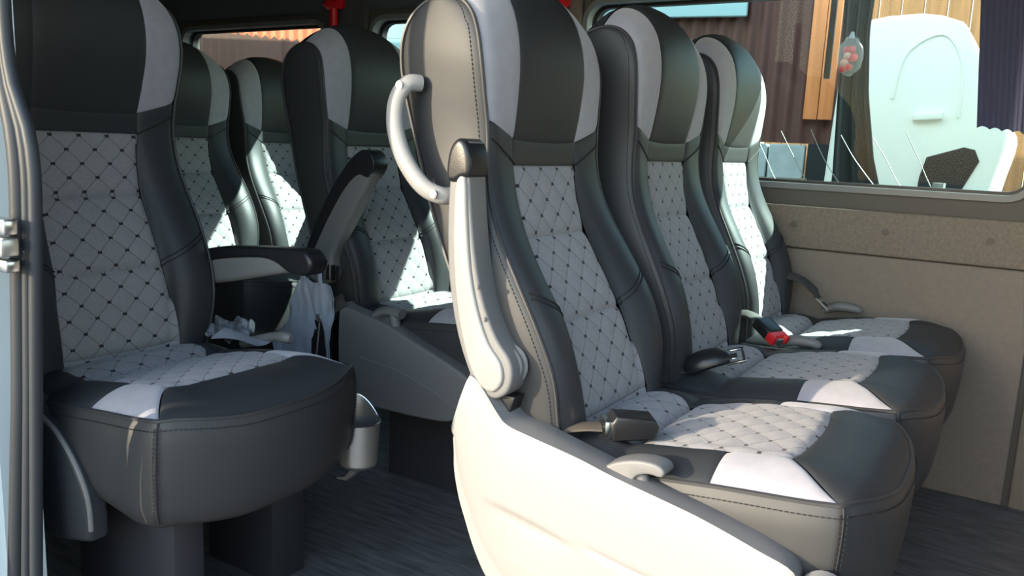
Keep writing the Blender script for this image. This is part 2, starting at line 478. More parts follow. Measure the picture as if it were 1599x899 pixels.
DX, DZ = .0535, .0515                            # diamond width and height
def quilt_h(U, V):
    a, b = U + V, U - V
    return (abs(math.sin(math.pi * a)) * abs(math.sin(math.pi * b))) ** .45

def panel(name, m, t0, t1, u0, u1, nt, nu, parent, groove=.0035, quilt=False, puff=0.0):
    """part of the backrest between rows t0(w)..t1(w) and lateral limits u0(t)..u1(t); every edge is tucked in"""
    verts, uvs = [], []
    for i in range(nt + 1):
        for j in range(nu + 1):
            s, w = i / nt, j / nu
            # denser near borders
            s2 = .5 - .5 * math.cos(math.pi * s) if not quilt else s
            w2 = .5 - .5 * math.cos(math.pi * w) if not quilt else w
            t = t0(w2) + (t1(w2) - t0(w2)) * s2
            u = u0(t) + (u1(t) - u0(t)) * w2
            P = back_pt(t, u); n = back_n(t, u)
            hw = row(t)[4]
            dl = min(abs(u - u0(t)), abs(u1(t) - u)) * hw
            dt = min(abs(arc(t) - arc(t0(w2))), abs(arc(t1(w2)) - arc(t)))
            d = -groove * (math.exp(-dl / .005) + math.exp(-dt / .005)) 
            if puff: d += puff * math.sin(math.pi * s2) ** .55 * (1 - math.exp(-dl / .015))
            U, V = u * hw / DX + .25, (arc(t1(w2)) - arc(t)) / DZ - .12
            if quilt: d += (.0034 * quilt_h(U, V)) * (1 - math.exp(-dl / .012)) * (1 - math.exp(-dt / .006)) - .0015
            verts.append(P + n * d); uvs.append((U, V))
    w_ = nu + 1
    f = [(i * w_ + j, i * w_ + j + 1, (i + 1) * w_ + j + 1, (i + 1) * w_ + j) for i in range(nt) for j in range(nu)]
    return obj(name, verts, f, m, parent, uvs=uvs, sharp=70)

def uf(t): return float(np.interp(t, [0, 1, 3, 5, 7, 8], [.60, .615, .520, .500, .572, .57]))
UP = .545
def up_(t): return float(np.interp(t, [7.9, 10, 12, 15], [.565, .555, .55, .54]))
C = lambda k: (lambda w: k)

def add_cushion(root):
    Zb = .856
    HE = lambda x: float(np.interp(x, [-.56, -.45, -.30, -.20, -.146, -.10], [.190, .198, .202, .2005, .193, .17]))
    ZC = lambda x: float(np.interp(x, [-.56, -.53, -.49, -.462, -.447, -.43, -.38, -.32, -.226, -.17, -.13, -.10], [-.428, -.418, -.412, -.420, -.430, -.420, -.410, -.398, -.386, -.388, -.397, -.415]))
    ZE = lambda x: float(np.interp(x, [-.56, -.447, -.37, -.30, -.23, -.139, -.10], [-.440, -.437, -.425, -.418, -.412, -.403, -.415]))
    def XF(v): return -.098 - .048 * abs(v) ** 2.8
    def Zt(x, y):
        a = min(abs(y) / HE(x), 1.0)
        z = ZC(x) + (ZE(x) - ZC(x)) * a ** 3
        if a > .5: z += .010 * math.sin(math.pi * (a - .5) / .5) * (1 if x < -.2 else max(0, 1 - (x + .2) / .07))
        return z
    fu = lambda x: float(np.interp(x, [-.56, -.539, -.50, -.47, -.447, -.42, -.36, -.30, -.226], [.110, .118, .130, .128, .112, .120, .130, .129, .121]))
    def cpanel(name, m, fn, ns, nw, quilt=False, groove=.0035, uvo=0):
        verts, uvs = [], []
        def at(s, w): x, y = fn(s, w); return np.array([x, y, Zt(x, y)])
        for i in range(ns + 1):
            for j in range(nw + 1):
                s, w = i / ns, j / nw
                if not quilt: s, w = .5 - .5 * math.cos(math.pi * s), .5 - .5 * math.cos(math.pi * w)
                P = at(s, w)
                e = min(np.linalg.norm(P - at(0, w)), np.linalg.norm(P - at(1, w))); g = min(np.linalg.norm(P - at(s, 0)), np.linalg.norm(P - at(s, 1)))
                P = P.copy(); P[2] -= groove * (math.exp(-e / .005) + math.exp(-g / .005))
                U, V = P[1] / DX + .25, P[0] / DZ + uvo
                if quilt: P[2] += .0034 * quilt_h(U, V) * (1 - math.exp(-g / .012)) * (1 - math.exp(-e / .006))
                verts.append((P[0], P[1], P[2] + Zb)); uvs.append((U, V))
        w_ = nw + 1
        f = [(i * w_ + j, i * w_ + j + 1, (i + 1) * w_ + j + 1, (i + 1) * w_ + j) for i in range(ns) for j in range(nw)]
        return obj(name, verts, f, m, cu, uvs=uvs, sharp=70)
    # outline of the piping edge, rear left round the front to rear right
    out = [(-.56, -HE(-.56)), (-.45, -HE(-.45)), (-.30, -HE(-.30)), (-.20, -.2005), (-.170, -.1985), (-.154, -.1962), (-.146, -.193)]
    front = [(XF(v), v * .193) for v in np.linspace(-1, 1, 21)][1:-1]
    out = [(x, y) for x, y in out] + front + [(x, -y) for x, y in out[::-1]]
    n = len(out)
    # side wall: swelling a little below the piping, tucked in at the bottom
    prof = [(0, 0.0), (.006, .012), (.010, .04), (.010, .09), (.007, .135), (.000, .160), (-.014, .172), (-.04, .177)]
    verts = []
    for k, (o, d) in enumerate(prof):
        for x, y in out:
            nx, ny = (0, math.copysign(1, y)) if x < -.16 else ((x + .25), y * .9)
            l = math.hypot(nx, ny); nx, ny = nx / l, ny / l
            fade = 1 if x > -.45 else .5
            verts.append((x + nx * o * fade - d * .05 * (x > -.2), y + ny * o * fade, Zt(x, y) + Zb - .002 - d * (1 if x > -.3 else .85)))
    f = [(k * n + i, k * n + i + 1, (k + 1) * n + i + 1, (k + 1) * n + i) for k in range(len(prof) - 1) for i in range(n - 1)]
    f += [tuple(len(verts) - n + i for i in range(n))]
    cu = obj('cushion', verts, f, 'leather_side', root, sharp=50)
    cpanel('quilted_panel', 'quilt', lambda s, w: (-.557 + s * (.557 - .447), (2 * w - 1) * fu(-.557 + s * (.557 - .447))), 14, 44, True)
    def ff(s, w):
        x = -.447 + s * (.221 + .012 * (1 - (2 * w - 1) ** 2)); return x, (2 * w - 1) * fu(min(x, -.226))
    cpanel('quilted_panel', 'quilt', ff, 34, 44, True, uvo=.2)
    for sg in (-1, 1):
        def fb(s, w):
            x = -.557 + s * .250; return x, sg * (fu(x) + (HE(x) - fu(x)) * w)
        cpanel('side_bolster', 'leather', fb, 44, 12)
        def fp(s, w):
            xn = -.226 + .080 * w ** 1.2; x = -.307 + s * (xn + .307)
            yi = .121 + (fu(x) - .121) * (1 - s); return x, sg * (yi + (HE(x) - yi) * w)
        cpanel('suede_patch', 'suede', fp, 14, 14)
    def fn(s, w):
        v = 2 * w - 1; a = abs(v)
        if a < .55: rx, ry = -.226 + .012 * (1 - (v / .55) ** 2), v / .55 * .121
        else:
            q = (a - .55) / .45; rx = -.226 + .080 * q ** 1.2; ry = math.copysign(.121 + .072 * q, v)
        return rx + (XF(v) - rx) * s, ry + (v * .193 - ry) * s
    cpanel('front_roll', 'leather', fn, 14, 36)
    ep = [(x, y, Zt(x, y) + Zb - .003) for x, y in out]
    obj('piping', *tube(smooth_path(ep, 3), .0034, 6), 'piping', cu)
    # stitches: a row under the piping and double rows down both front corners
    mb = MB()
    low = []
    for x, y in out[1:-1]:
        nx, ny = (0, math.copysign(1, y)) if x < -.16 else ((x + .25), y * .9)
        l = math.hypot(nx, ny); low.append((x + nx / l * .0075, y + ny / l * .0075, Zt(x, y) + Zb - .0165))
    mb.add(*dashes(smooth_path(low, 3), .0045, .0025, .0006, .0006, (0, 0, 1)))
    for sg in (-1, 1):
        for off in (-.0045, .0045):
            col = []
            for o, d in prof[1:6]:
                x, y = -.146, sg * .193; nx, ny = .60, .80 * sg
                col.append((x + nx * (o + .0012) - ny * sg * off - d * .05, y + ny * (o + .0012) + nx * sg * off, Zt(-.146, .193) + Zb - .002 - d))
            mb.add(*dashes(smooth_path(col, 4), .0045, .0022, .0006, .0006, (1, sg, 0)))
    stuff(obj('stitching', mb.v, mb.f, 'thread', cu))
    for sg in (-1, 1):
        col = []
        for o, d in prof[:6]:
            col.append((-.146 + .60 * o - d * .05, sg * (.193 + .80 * o), Zt(-.146, .193) + Zb - .002 - d))
        obj('corner_seam', *tube(smooth_path(col, 4), .0014, 5), 'thread', cu)
    return cu

def make_seat(loc, rec, label):
    root = empty('bus_seat', loc, label, 'seat', 'minibus seats')
    # rear shell is the backrest itself; everything on it is a sub-part
    v, f = grid(lambda s, w: back_pt(14.4 + s * (24 - 14.4), 2 * w - 1), 22, 14)
    mb = MB(); mb.add(v, f)
    # bottom closure
    v, f = grid(lambda s, w: back_pt(24, 2 * w - 1) * (1 - s) + back_pt(0, 2 * w - 1) * s, 1, 14); mb.add(v, f)
    br = obj('backrest', mb.v, mb.f, 'leather_side', root, loc=(PIV[0], 0, PIV[1] + .856), sharp=60)
    br.rotation_euler = (0, rec, 0)
    m = lambda t: -uf(t)
    for a, b, q in ((1.0, 3, 22), (3, 5, 22), (5, 7, 20)):
        panel('quilted_panel', 'quilt', C(a), C(b), lambda t: -uf(t), uf, q, 44, br, quilt=True, puff=.005)
    panel('quilt_tuck', 'quilt', C(.2), C(1.0), lambda t: -uf(t), uf, 3, 20, br)
    panel('neck_band', 'leather', C(7), C(8), lambda t: -uf(t), uf, 10, 20, br, groove=.002)
    tb = lambda a: 8 + max(0, (a - .565) / .435) * .30       # lower seam of the suede patches climbs outward
    for sg in (-1, 1):
        lo = (lambda t: uf(t)) if sg > 0 else (lambda t: -1.0)
        hi = (lambda t: 1.0) if sg > 0 else (lambda t: -uf(t))
        top = (lambda w: tb(.565 + .435 * w)) if sg > 0 else (lambda w: tb(1 - .435 * w))
        panel('side_bolster', 'leather', C(.2), top, lo, hi, 44, 14, br, groove=.0025)
        lo2 = (lambda t: up_(t)) if sg > 0 else (lambda t: -1.0)
        hi2 = (lambda t: 1.0) if sg > 0 else (lambda t: -up_(t))
        panel('suede_patch', 'suede', top, C(14.4), lo2, hi2, 26, 14, br, groove=.0025)
    panel('headrest_panel', 'leather', C(8), C(14.4), lambda t: -up_(t), up_, 26, 22, br, groove=.0025)
    # side cheeks between the front and the rear seam
    for sg in (-1, 1):
        def side(s, w):
            t = .2 + s * 13.95; tr = 24 - s * (24 - 14.25)
            A = back_pt(t, sg); B = back_pt(tr, sg); P = A + (B - A) * w
            wd = np.linalg.norm(B - A)
            e = min(w, 1 - w) * wd
            P[1] += sg * (.010 * math.sin(math.pi * w) ** .5 * min(1, wd / .05) - .003 * math.exp(-e / .004))
            return P
        def sd2(s, w): return side(s, .5 - .5 * math.cos(math.pi * w))
        obj('side_cheek', *grid(sd2, 56, 14), 'leather_side', br, sharp=70)
        fp = [back_pt(t, sg) + np.array([-.001, sg * .0015, 0]) for t in np.linspace(.2, 23.8, 110)]
        obj('piping', *tube(fp, .0030, 6), 'piping', br)
        sp = []
        for s in np.linspace(.02, .97, 70): sp.append(side(s, .10 if s < .8 else .12) + np.array([0, sg * .0006, 0]))
        stuff(obj('stitching', *dashes(sp, .0042, .0022, .0005, .0006, (0, sg, 0)), 'thread', br))
    # seams across the bolsters at the second tuck and at the neck
    for sg in (-1, 1):
        for (ta, tb_, r) in ((3.0, 3.7, .0014), (3.12, 3.82, .0014), (7.0, 7.75, .0014)):
            pts = []
            for q in np.linspace(0, 1, 12):
                t = ta + (tb_ - ta) * q; u = sg * (uf(t) + (.97 - uf(t)) * q)
                pts.append(back_pt(t, u) + back_n(t, u) * .0006)
            obj('seam', *tube(pts, r, 5), 'thread', br)
    add_cushion(root)
    for x1, ya, yb in ((-.205, -.135, -.08), (-.285, .13, .21)):
        obj('leg', *rbox((-.475, ya, 0), (x1, yb, .34), .003), 'black_metal', root)
    obj('seat_pan', *rbox((-.60, -.17, .275), (-.17, .17, .335), .01), 'black_metal', root)
    return root

def dup(o, parent=None):
    c = o.copy(); COL.objects.link(c)
    if parent: c.parent = parent
    for ch in [x for x in bpy.data.objects if x.parent == o]: dup(ch, c)
    return c

LAB = {
 'A': ((-.855, .860, 0), .167, 'single black and grey seat nearest the left edge, by the rubber door seal'),
 '1': ((0, 1.183, 0), 0.0, 'black and grey seat with silver grab handle and raised armrest, in the large foreground bench'),
 '2': ((0, 1.633, 0), .075, 'middle seat of the front bench of three, between the handled seat and the wall seat'),
 '3': ((0, 2.084, 0), .084, 'front bench seat against the brown side wall, lit pale green by sun on its headrest'),
 'B': ((-.854, 1.675, 0), .069, 'black and grey seat behind the front bench, with a tilted-up armrest and grey side cover'),
 'C': ((-1.677, 1.679, 0), .059, 'rear seat mostly in shadow seen just right of the left seat headrest'),
 'D': ((-1.680, 2.125, 0), 0.0, 'rearmost seat under the orange window, half lit with a pale green headrest'),
}
SEAT = {}
protos = make_seat(*LAB['1']); SEAT['1'] = protos
for k in 'A23BCD':
    s = dup(protos); loc, rec, lab = LAB[k]
    s.location = loc; s['label'] = lab
    for ch in s.children:
        if ch.name.startswith('backrest'): ch.rotation_euler = (0, rec, 0)
    SEAT[k] = s
for ch in list(SEAT['A'].children_recursive):     # door-side headrest patch of the left seat takes the dark leather
    if ch.name.startswith('suede_patch') and ch.parent.name.startswith('backrest') and sum(v.co.y for v in ch.data.vertices) < 0:
        ch.data = ch.data.copy(); ch.data.materials[0] = MATS['leather']; ch.name = 'headrest_wing'

def rel(k, pts):
    X, Y, _ = LAB[k][0]
    return [(p[0] - X, p[1] - Y, p[2]) for p in pts]
def shift(k, vf):
    X, Y, _ = LAB[k][0]
    return [(v[0] - X, v[1] - Y, v[2]) for v in vf[0]], vf[1]

# ------------------------------------------------------------------ seat 1: moulded side cover
outer = [(-.672, .470), (-.660, .518), (-.648, .522), (-.632, .508), (-.606, .478), (-.588, .464), (-.548, .456), (-.476, .444), (-.418, .431), (-.345, .418), (-.294, .408), (-.228, .390), (-.182, .375), (-.176, .345)]
inner = [(-.690, .475), (-.678, .530), (-.660, .535), (-.634, .512), (-.604, .484), (-.588, .468), (-.546, .458), (-.468, .440), (-.410, .428), (-.340, .414), (-.286, .405), (-.222, .390), (-.186, .370), (-.180, .345)]
outer_s = smooth_path([(x, .935, z) for x, z in outer], 4); inner_s = smooth_path([(x, .990, z) for x, z in inner], 4)
# lower boundary of the side: down the curved rear edge and along below the frame
low = [(-.686, .42), (-.684, .40), (-.682, .37), (-.672, .33), (-.660, .30), (-.640, .255), (-.613, .215), (-.56, .17), (-.48, .15), (-.40, .14), (-.33, .15), (-.26, .18), (-.20, .22), (-.178, .30)]
low_s = smooth_path([(x, .940, z) for x, z in low], 4)
nO = len(outer_s)
def cov(s, w):
    i = min(int(round(s * (nO - 1))), nO - 1)
    a = np.array(outer_s[i]); b = np.array(low_s[i]); P = a + (b - a) * w
    # crown of the moulding: full just under the top edge, hollow line across the middle
    P[1] -= .012 * math.sin(math.pi * min(1, w * 1.15)) ** .7
    # sculpted eyebrow scoop
    x, z = P[0], P[2]
    zl = .345 - (x + .60) * .15
    if -.63 < x < -.455:
        k = math.sin(math.pi * (x + .63) / .175)
        d = zl - z
        if 0 < d < .07: P[1] += .011 * k * math.exp(-d / .03) * min(1, d / .006)
    # groove line lower right
    if x > -.45:
        d = abs(z - (.322 - (x + .44) * .14)); P[1] += .004 * math.exp(-(d / .004) ** 2)
    return P
sc = obj('side_cover', *shift('1', grid(cov, nO - 1, 60)), 'silver_plastic', SEAT['1'], sharp=60)
def strip(s, w):
    i = min(int(round(s * (nO - 1))), nO - 1)
    a = np.array(outer_s[i]); b = np.array(inner_s[i]); P = a + (b - a) * w
    P[2] += .003 * math.sin(math.pi * w); return P
obj('top_strip', *shift('1', grid(strip, nO - 1, 6)), 'grey_plastic', sc, sharp=60)
bk = [tuple(np.array(p) + np.array([0, 0, 0])) for p in inner_s]
def back_face(s, w):
    i = min(int(round(s * (nO - 1))), nO - 1)
    a = np.array(inner_s[i]); b = np.array(low_s[i]); b = np.array([b[0], .985, b[2]]); return a + (b - a) * w
obj('inner_wall', *shift('1', grid(back_face, nO - 1, 4)), 'mid_plastic', sc)
mb = MB(); mb.add(*cyl((-.150, .955, .345), (0, 1, 0), .030, .03, 28, bev=.006))
obj('end_cap', *shift('1', (mb.v, mb.f)), 'silver_plastic', sc)

# recline lever on that cover
lv = [(-.462, .414), (-.448, .430), (-.425, .446), (-.395, .456), (-.368, .457), (-.356, .450), (-.360, .441), (-.378, .441), (-.394, .434), (-.400, .420), (-.398, .402), (-.424, .408)]
lv = [(p[0], p[2]) for p in smooth_path([(x, 0, z) for x, z in lv], 3, True)]
L1 = obj('recline_lever', *shift('1', prism(lv, 'y', .948, .984, .010, 4)), 'grey_plastic', SEAT['1'])
obj('lever_stem', *shift('1', tube(smooth_path([(-.405, .965, .440), (-.396, .965, .428), (-.392, .965, .410), (-.392, .965, .395)], 4), .013, 12, flat=((0, 1, 0), .8))), 'grey_plastic', L1)
obj('lever_socket', *shift('1', rbox((-.425, .940, .405), (-.352, .985, .416), .004)), 'grey_plastic', L1)

# raised armrest of seat 1
arm_o = [(-.679, .858), (-.692, .854), (-.703, .838), (-.708, .757), (-.703, .663), (-.684, .580), (-.657, .520), (-.640, .503), (-.619, .496), (-.605, .500), (-.592, .512), (-.586, .534), (-.592, .558), (-.615, .584), (-.638, .628), (-.654, .681), (-.666, .753), (-.673, .824), (-.674, .848)]
arm_o = [(p[0], p[2]) for p in smooth_path([(x, 0, z) for x, z in arm_o], 3, True)]
A1 = obj('armrest', *shift('1', prism(arm_o, 'y', .938, .982, .014, 4)), 'grey_plastic', SEAT['1'])
face = [(-.688, .810), (-.694, .775), (-.692, .693), (-.680, .610), (-.660, .545), (-.640, .515), (-.620, .506), (-.606, .514), (-.599, .530), (-.605, .553), (-.627, .578), (-.648, .625), (-.662, .680), (-.671, .755), (-.676, .808)]
face = [(p[0], p[2]) for p in smooth_path([(x, 0, z) for x, z in face], 3, True)]
obj('face_panel', *shift('1', prism(face, 'y', .933, .945, .005, 3)), 'silver_plastic', A1)
cap_o = [(-.687, .8615), (-.698, .855), (-.706, .838), (-.708, .805), (-.694, .800), (-.682, .806), (-.668, .811), (-.668, .835), (-.675, .854)]
cap_o = [(p[0], p[2]) for p in smooth_path([(x, 0, z) for x, z in cap_o], 3, True)]
obj('end_pad', *shift('1', prism(cap_o, 'y', .931, .984, .020, 6)), 'black_plastic', A1)
for r, y in ((.030, .962), (.033, .972), (.036, .982)):
    obj('pivot_ring', *shift('1', cyl((-.612, y, .542), (0, 1, 0), r - .002, .005, 28, bev=.001)), 'mid_plastic', A1)
for x, z in ((-.650, .655), (-.636, .610)):
    obj('screw_cap', *shift('1', cyl((x, .9365, z), (0, 1, 0), .0035, .004, 12, bev=.001)), 'grey_plastic', A1)
obj('arm_bracket', *shift('1', prism([(-.625, .500), (-.590, .500), (-.600, .470), (-.622, .470)], 'y', .955, .985, .003)), 'black_plastic', A1)

# grab handle on the head cheek of seat 1
hp = smooth_path([(-.800, .985, .940), (-.812, .968, .938), (-.823, .958, .915), (-.824, .955, .880), (-.812, .955, .842), (-.790, .955, .810), (-.765, .957, .787), (-.742, .966, .777), (-.732, .985, .777)], 5)
hr = [.0125 + .002 * math.sin(math.pi * i / (len(hp) - 1)) for i in range(len(hp))]
H = obj('grab_handle', *shift('1', tube(hp, hr, 14, flat=((0, 1, 0), .75))), 'silver_plastic', SEAT['1'])
for x, y, z in ((-.815, .957, .935), (-.744, .955, .779)):
    mb = MB(); mb.add(*cyl((x, y - .003, z), (0, 1, 0), .0065, .006, 16, bev=.001))
    obj('screw', *shift('1', (mb.v, mb.f)), 'chrome', H)

# ------------------------------------------------------------------ seat B: side cover, lever, raised armrest
cb = [(-1.400, .445), (-1.380, .449), (-1.330, .440), (-1.260, .428), (-1.180, .402), (-1.101, .376), (-1.028, .350), (-1.000, .328), (-1.006, .300), (-1.030, .255), (-1.059, .228), (-1.140, .219), (-1.240, .216), (-1.330, .218), (-1.385, .245), (-1.404, .314)]
cbs = [(p[0], p[2]) for p in smooth_path([(x, 0, z) for x, z in cb], 3, True)]
CB = obj('side_cover', *shift('B', prism(cbs, 'y', 1.428, 1.475, .010, 3)), 'grey_plastic', SEAT['B'])
obj('trim_line', *shift('B', tube(smooth_path([(-1.33, 1.4275, .332), (-1.22, 1.4275, .322), (-1.12, 1.4275, .298), (-1.04, 1.4275, .268)], 6), .0016, 6)), 'mid_plastic', CB)
LB = obj('recline_lever', *shift('B', tube(smooth_path([(-1.305, 1.455, .432), (-1.285, 1.455, .446), (-1.255, 1.455, .453), (-1.222, 1.455, .450)], 4), .013, 10, flat=((0, 1, 0), 1.2))), 'grey_plastic', SEAT['B'])
obj('lever_stem', *shift('B', tube([(-1.245, 1.453, .446), (-1.240, 1.453, .425), (-1.240, 1.453, .410)], .013, 10)), 'grey_plastic', LB)
ab = [(-1.331, .824), (-1.315, .818), (-1.305, .800), (-1.310, .778), (-1.339, .722), (-1.400, .626), (-1.437, .564), (-1.434, .517), (-1.452, .496), (-1.476, .489), (-1.508, .493), (-1.532, .517), (-1.512, .590), (-1.446, .707), (-1.385, .786), (-1.350, .818)]
abs_ = [(p[0], p[2]) for p in smooth_path([(x, 0, z) for x, z in ab], 3, True)]
AB = obj('armrest', *shift('B', prism(abs_, 'y', 1.440, 1.482, .013, 4)), 'grey_plastic', SEAT['B'])
pb = [(-1.331, .829), (-1.312, .822), (-1.300, .800), (-1.306, .780), (-1.322, .765), (-1.352, .770), (-1.395, .735), (-1.452, .655), (-1.505, .565), (-1.526, .535), (-1.518, .590), (-1.450, .712), (-1.388, .792), (-1.352, .822)]
pbs = [(p[0], p[2]) for p in smooth_path([(x, 0, z) for x, z in pb], 3, True)]
obj('arm_pad', *shift('B', prism(pbs, 'y', 1.436, 1.486, .012, 4)), 'black_plastic', AB)
for dz in (0, .012, .024):
    obj('pivot_rib', *shift('B', rbox((-1.452 + dz * .4, 1.434, .506), (-1.446 + dz * .4, 1.445, .545), .002)), 'black_plastic', AB).location.x += dz
obj('screw_cap', *shift('B', cyl((-1.385, 1.4385, .660), (0, 1, 0), .004, .004, 12)), 'mid_plastic', AB)

# ------------------------------------------------------------------ seat A: far armrest, lever, lower cover, cup holder
aa = [(-1.47, .598), (-1.429, .612), (-1.368, .624), (-1.253, .634), (-1.160, .640), (-1.132, .636), (-1.120, .622), (-1.128, .604), (-1.150, .598), (-1.180, .596), (-1.244, .582), (-1.340, .560), (-1.420, .544), (-1.47, .540)]
aas = [(p[0], p[2]) for p in smooth_path([(x, 0, z) for x, z in aa], 3, True)]
AA = obj('armrest', *shift('A', prism(aas, 'y', 1.068, 1.108, .012, 4)), 'mid_plastic', SEAT['A'])
pa = [(-1.47, .603), (-1.429, .616), (-1.368, .628), (-1.253, .638), (-1.160, .644), (-1.130, .640), (-1.115, .622), (-1.126, .600), (-1.150, .594), (-1.182, .598), (-1.215, .612), (-1.260, .616), (-1.368, .602), (-1.429, .588), (-1.47, .576)]
pas = [(p[0], p[2]) for p in smooth_path([(x, 0, z) for x, z in pa], 3, True)]
obj('arm_pad', *shift('A', prism(pas, 'y', 1.063, 1.113, .013, 4)), 'black_plastic', AA)
obj('recline_lever', *shift('A', tube(smooth_path([(-1.33, 1.082, .430), (-1.275, 1.082, .448), (-1.225, 1.082, .462), (-1.188, 1.082, .463)], 4), [.010] * 9 + [.012, .012, .011, .007], 10)), 'grey_plastic', SEAT['A'])
ca = [(-1.32, .42), (-1.265, .405), (-1.222, .387), (-1.175, .347), (-1.148, .300), (-1.143, .250), (-1.162, .226), (-1.32, .220)]
cas = [(p[0], p[2]) for p in smooth_path([(x, 0, z) for x, z in ca], 3, True)]
CA = obj('side_cover', *shift('A', prism(cas, 'y', .638, .672, .008, 3)), 'rubber', SEAT['A'])
obj('edge_lip', *shift('A', tube(smooth_path([(-1.265, .642, .405), (-1.222, .642, .387), (-1.175, .642, .347), (-1.147, .642, .300), (-1.142, .642, .250)], 4), .004, 8)), 'grey_plastic', CA)

# metal cup holder clipped under the far front corner of seat A
cup = empty('cup_holder', (-1.024, 1.100, .280), 'brushed silver metal cup holder clipped under the front corner of the left seat', 'cup holder')
def cupf(R0, R1, zt):
    def fn(s, w):
        a = 2 * math.pi * s; z = -.038 + w * (zt(a) + .038); r = R0 + (R1 - R0) * min(1, (z + .038) / .09)
        return (r * math.cos(a), r * math.sin(a), z)
    return fn
rim = lambda a: .048 + .042 * max(0, math.cos(a - math.radians(150))) ** 1.5
mb = MB(); mb.add(*grid(cupf(.036, .040, rim), 40, 12)); mb.add(*grid(cupf(.0345, .0385, lambda a: rim(a) - .0003), 40, 12))
mb.add(*cyl((0, 0, -.036), (0, 0, 1), .036, .004, 40))
v, f = grid(lambda s, w: tuple(np.array(cupf(.036, .040, rim)(s, 1)) * (1 - w) + np.array(cupf(.0345, .0385, lambda a: rim(a) - .0003)(s, 1)) * w), 40, 1); mb.add(v, f)
obj('cup', mb.v, mb.f, 'brushed', cup, sharp=50)
obj('rim_bead', *tube([(.0395 * math.cos(a), .0395 * math.sin(a), rim(a)) for a in np.linspace(0, 2 * math.pi, 41)], .0016, 6), 'chrome', cup)
mb = MB(); mb.add(*prism([(-.105, -.012), (-.045, -.022), (-.028, -.035), (-.035, -.048), (-.060, -.052), (-.085, -.040)], 'y', -.012, -.006, .001))
obj('bracket', mb.v, mb.f, 'black_metal', cup)
obj('bolt', *cyl((-.048, -.016, -.042), (0, 1, 0), .0065, .010, 14, bev=.002), 'chrome', cup)
obj('hook', *prism([(-.012, -.038), (.006, -.038), (.000, -.055), (-.020, -.073), (-.045, -.076), (-.044, -.071), (-.024, -.066), (-.012, -.052)], 'y', -.014, .004, .001), 'brushed', cup)

# ------------------------------------------------------------------ seat belt pieces lying on the seats
def rotz(vf, a, c):
    ca_, sa_ = math.cos(a), math.sin(a); v = []
    for p in vf[0]: v.append((p[0] * ca_ - p[1] * sa_ + c[0], p[0] * sa_ + p[1] * ca_ + c[1], p[2] + c[2]))
    return v, vf[1]
def place(o, loc, rz=0, rx=0, ry=0):
    o.location = loc; o.rotation_euler = (rx, ry, rz); return o

b1 = empty('seat_belt_buckle', (0, 0, 0), 'black belt buckle with silver mouth lying on the cushion beside the recline lever', 'seat belt', 'belt ends on the seats')
obj('housing', *prism([(-.012, -.016), (.050, -.014), (.056, .006), (.048, .018), (-.008, .022), (-.016, .010)], 'x', -.022, .022, .005), 'black_plastic', b1)
obj('mouth', *rbox((-.019, -.024, -.013), (.019, -.013, .013), .002), 'chrome', b1)
obj('mouth_slot', *rbox((-.014, -.0265, -.006), (.014, -.022, .006), .001), 'black_plastic', b1)
obj('strap', *tube(smooth_path([(0, -.024, 0), (-.006, -.05, -.002), (-.020, -.085, -.012), (-.030, -.11, -.02)], 4), .020, 10, flat=((0, 0, 1), .22)), 'strap_brown', b1)
place(b1, (-.470, 1.052, .457), math.radians(-52), 0, 0)

b2 = empty('seat_belt_tongue', (0, 0, 0), 'black belt strap with a square metal tongue on the middle seat cushion', 'seat belt', 'belt ends on the seats')
fr = MB()
for a, b in (((-.022, .030, -.002), (-.016, .066, .002)), ((.016, .030, -.002), (.022, .066, .002)), ((-.022, .060, -.002), (.022, .066, .002)), ((-.022, .030, -.002), (.022, .037, .002)), ((-.008, .037, -.0015), (.008, .052, .0015))):
    fr.add(*rbox(a, b, .001, 1))
obj('tongue', fr.v, fr.f, 'chrome', b2)
obj('grip', *tube(smooth_path([(0, -.045, -.008), (0, -.02, .004), (0, .012, .007), (0, .034, 0)], 4), [.016, .02, .023, .025, .026, .026, .026, .025, .024, .023, .021, .018, .014], 12, flat=((0, 0, 1), .55)), 'black_plastic', b2)
obj('strap', *tube(smooth_path([(0, -.035, -.005), (-.015, -.07, -.006), (-.04, -.10, -.012)], 5), .021, 10, flat=((0, 0, 1), .12)), 'webbing', b2)
place(b2, (-.482, 1.480, .466), math.radians(-62), math.radians(20), math.radians(24))

b3 = empty('seat_belt_buckle', (0, 0, 0), 'black belt buckle with a bright red release button between the middle and wall seats', 'seat belt', 'belt ends on the seats')
obj('housing', *rbox((-.024, -.008, -.012), (.024, .042, .014), .005, 3), 'black_plastic', b3)
mbx = MB(); mbx.add(*prism([(-.024, -.030), (-.016, -.030), (-.013, -.022), (.013, -.022), (.016, -.030), (.024, -.030), (.024, -.007), (-.024, -.007)], 'z', -.010, .012, .003))
obj('release_button', mbx.v, mbx.f, 'red_plastic', b3)
obj('latch', *rbox((-.013, -.029, -.008), (.013, -.020, .004), .001), 'brushed', b3)
obj('strap', *tube(smooth_path([(0, .040, 0), (0, .07, -.006), (-.01, .10, -.02)], 5), .020, 10, flat=((0, 0, 1), .2)), 'webbing', b3)
place(b3, (-.462, 1.838, .462), math.radians(62), math.radians(28), 0)

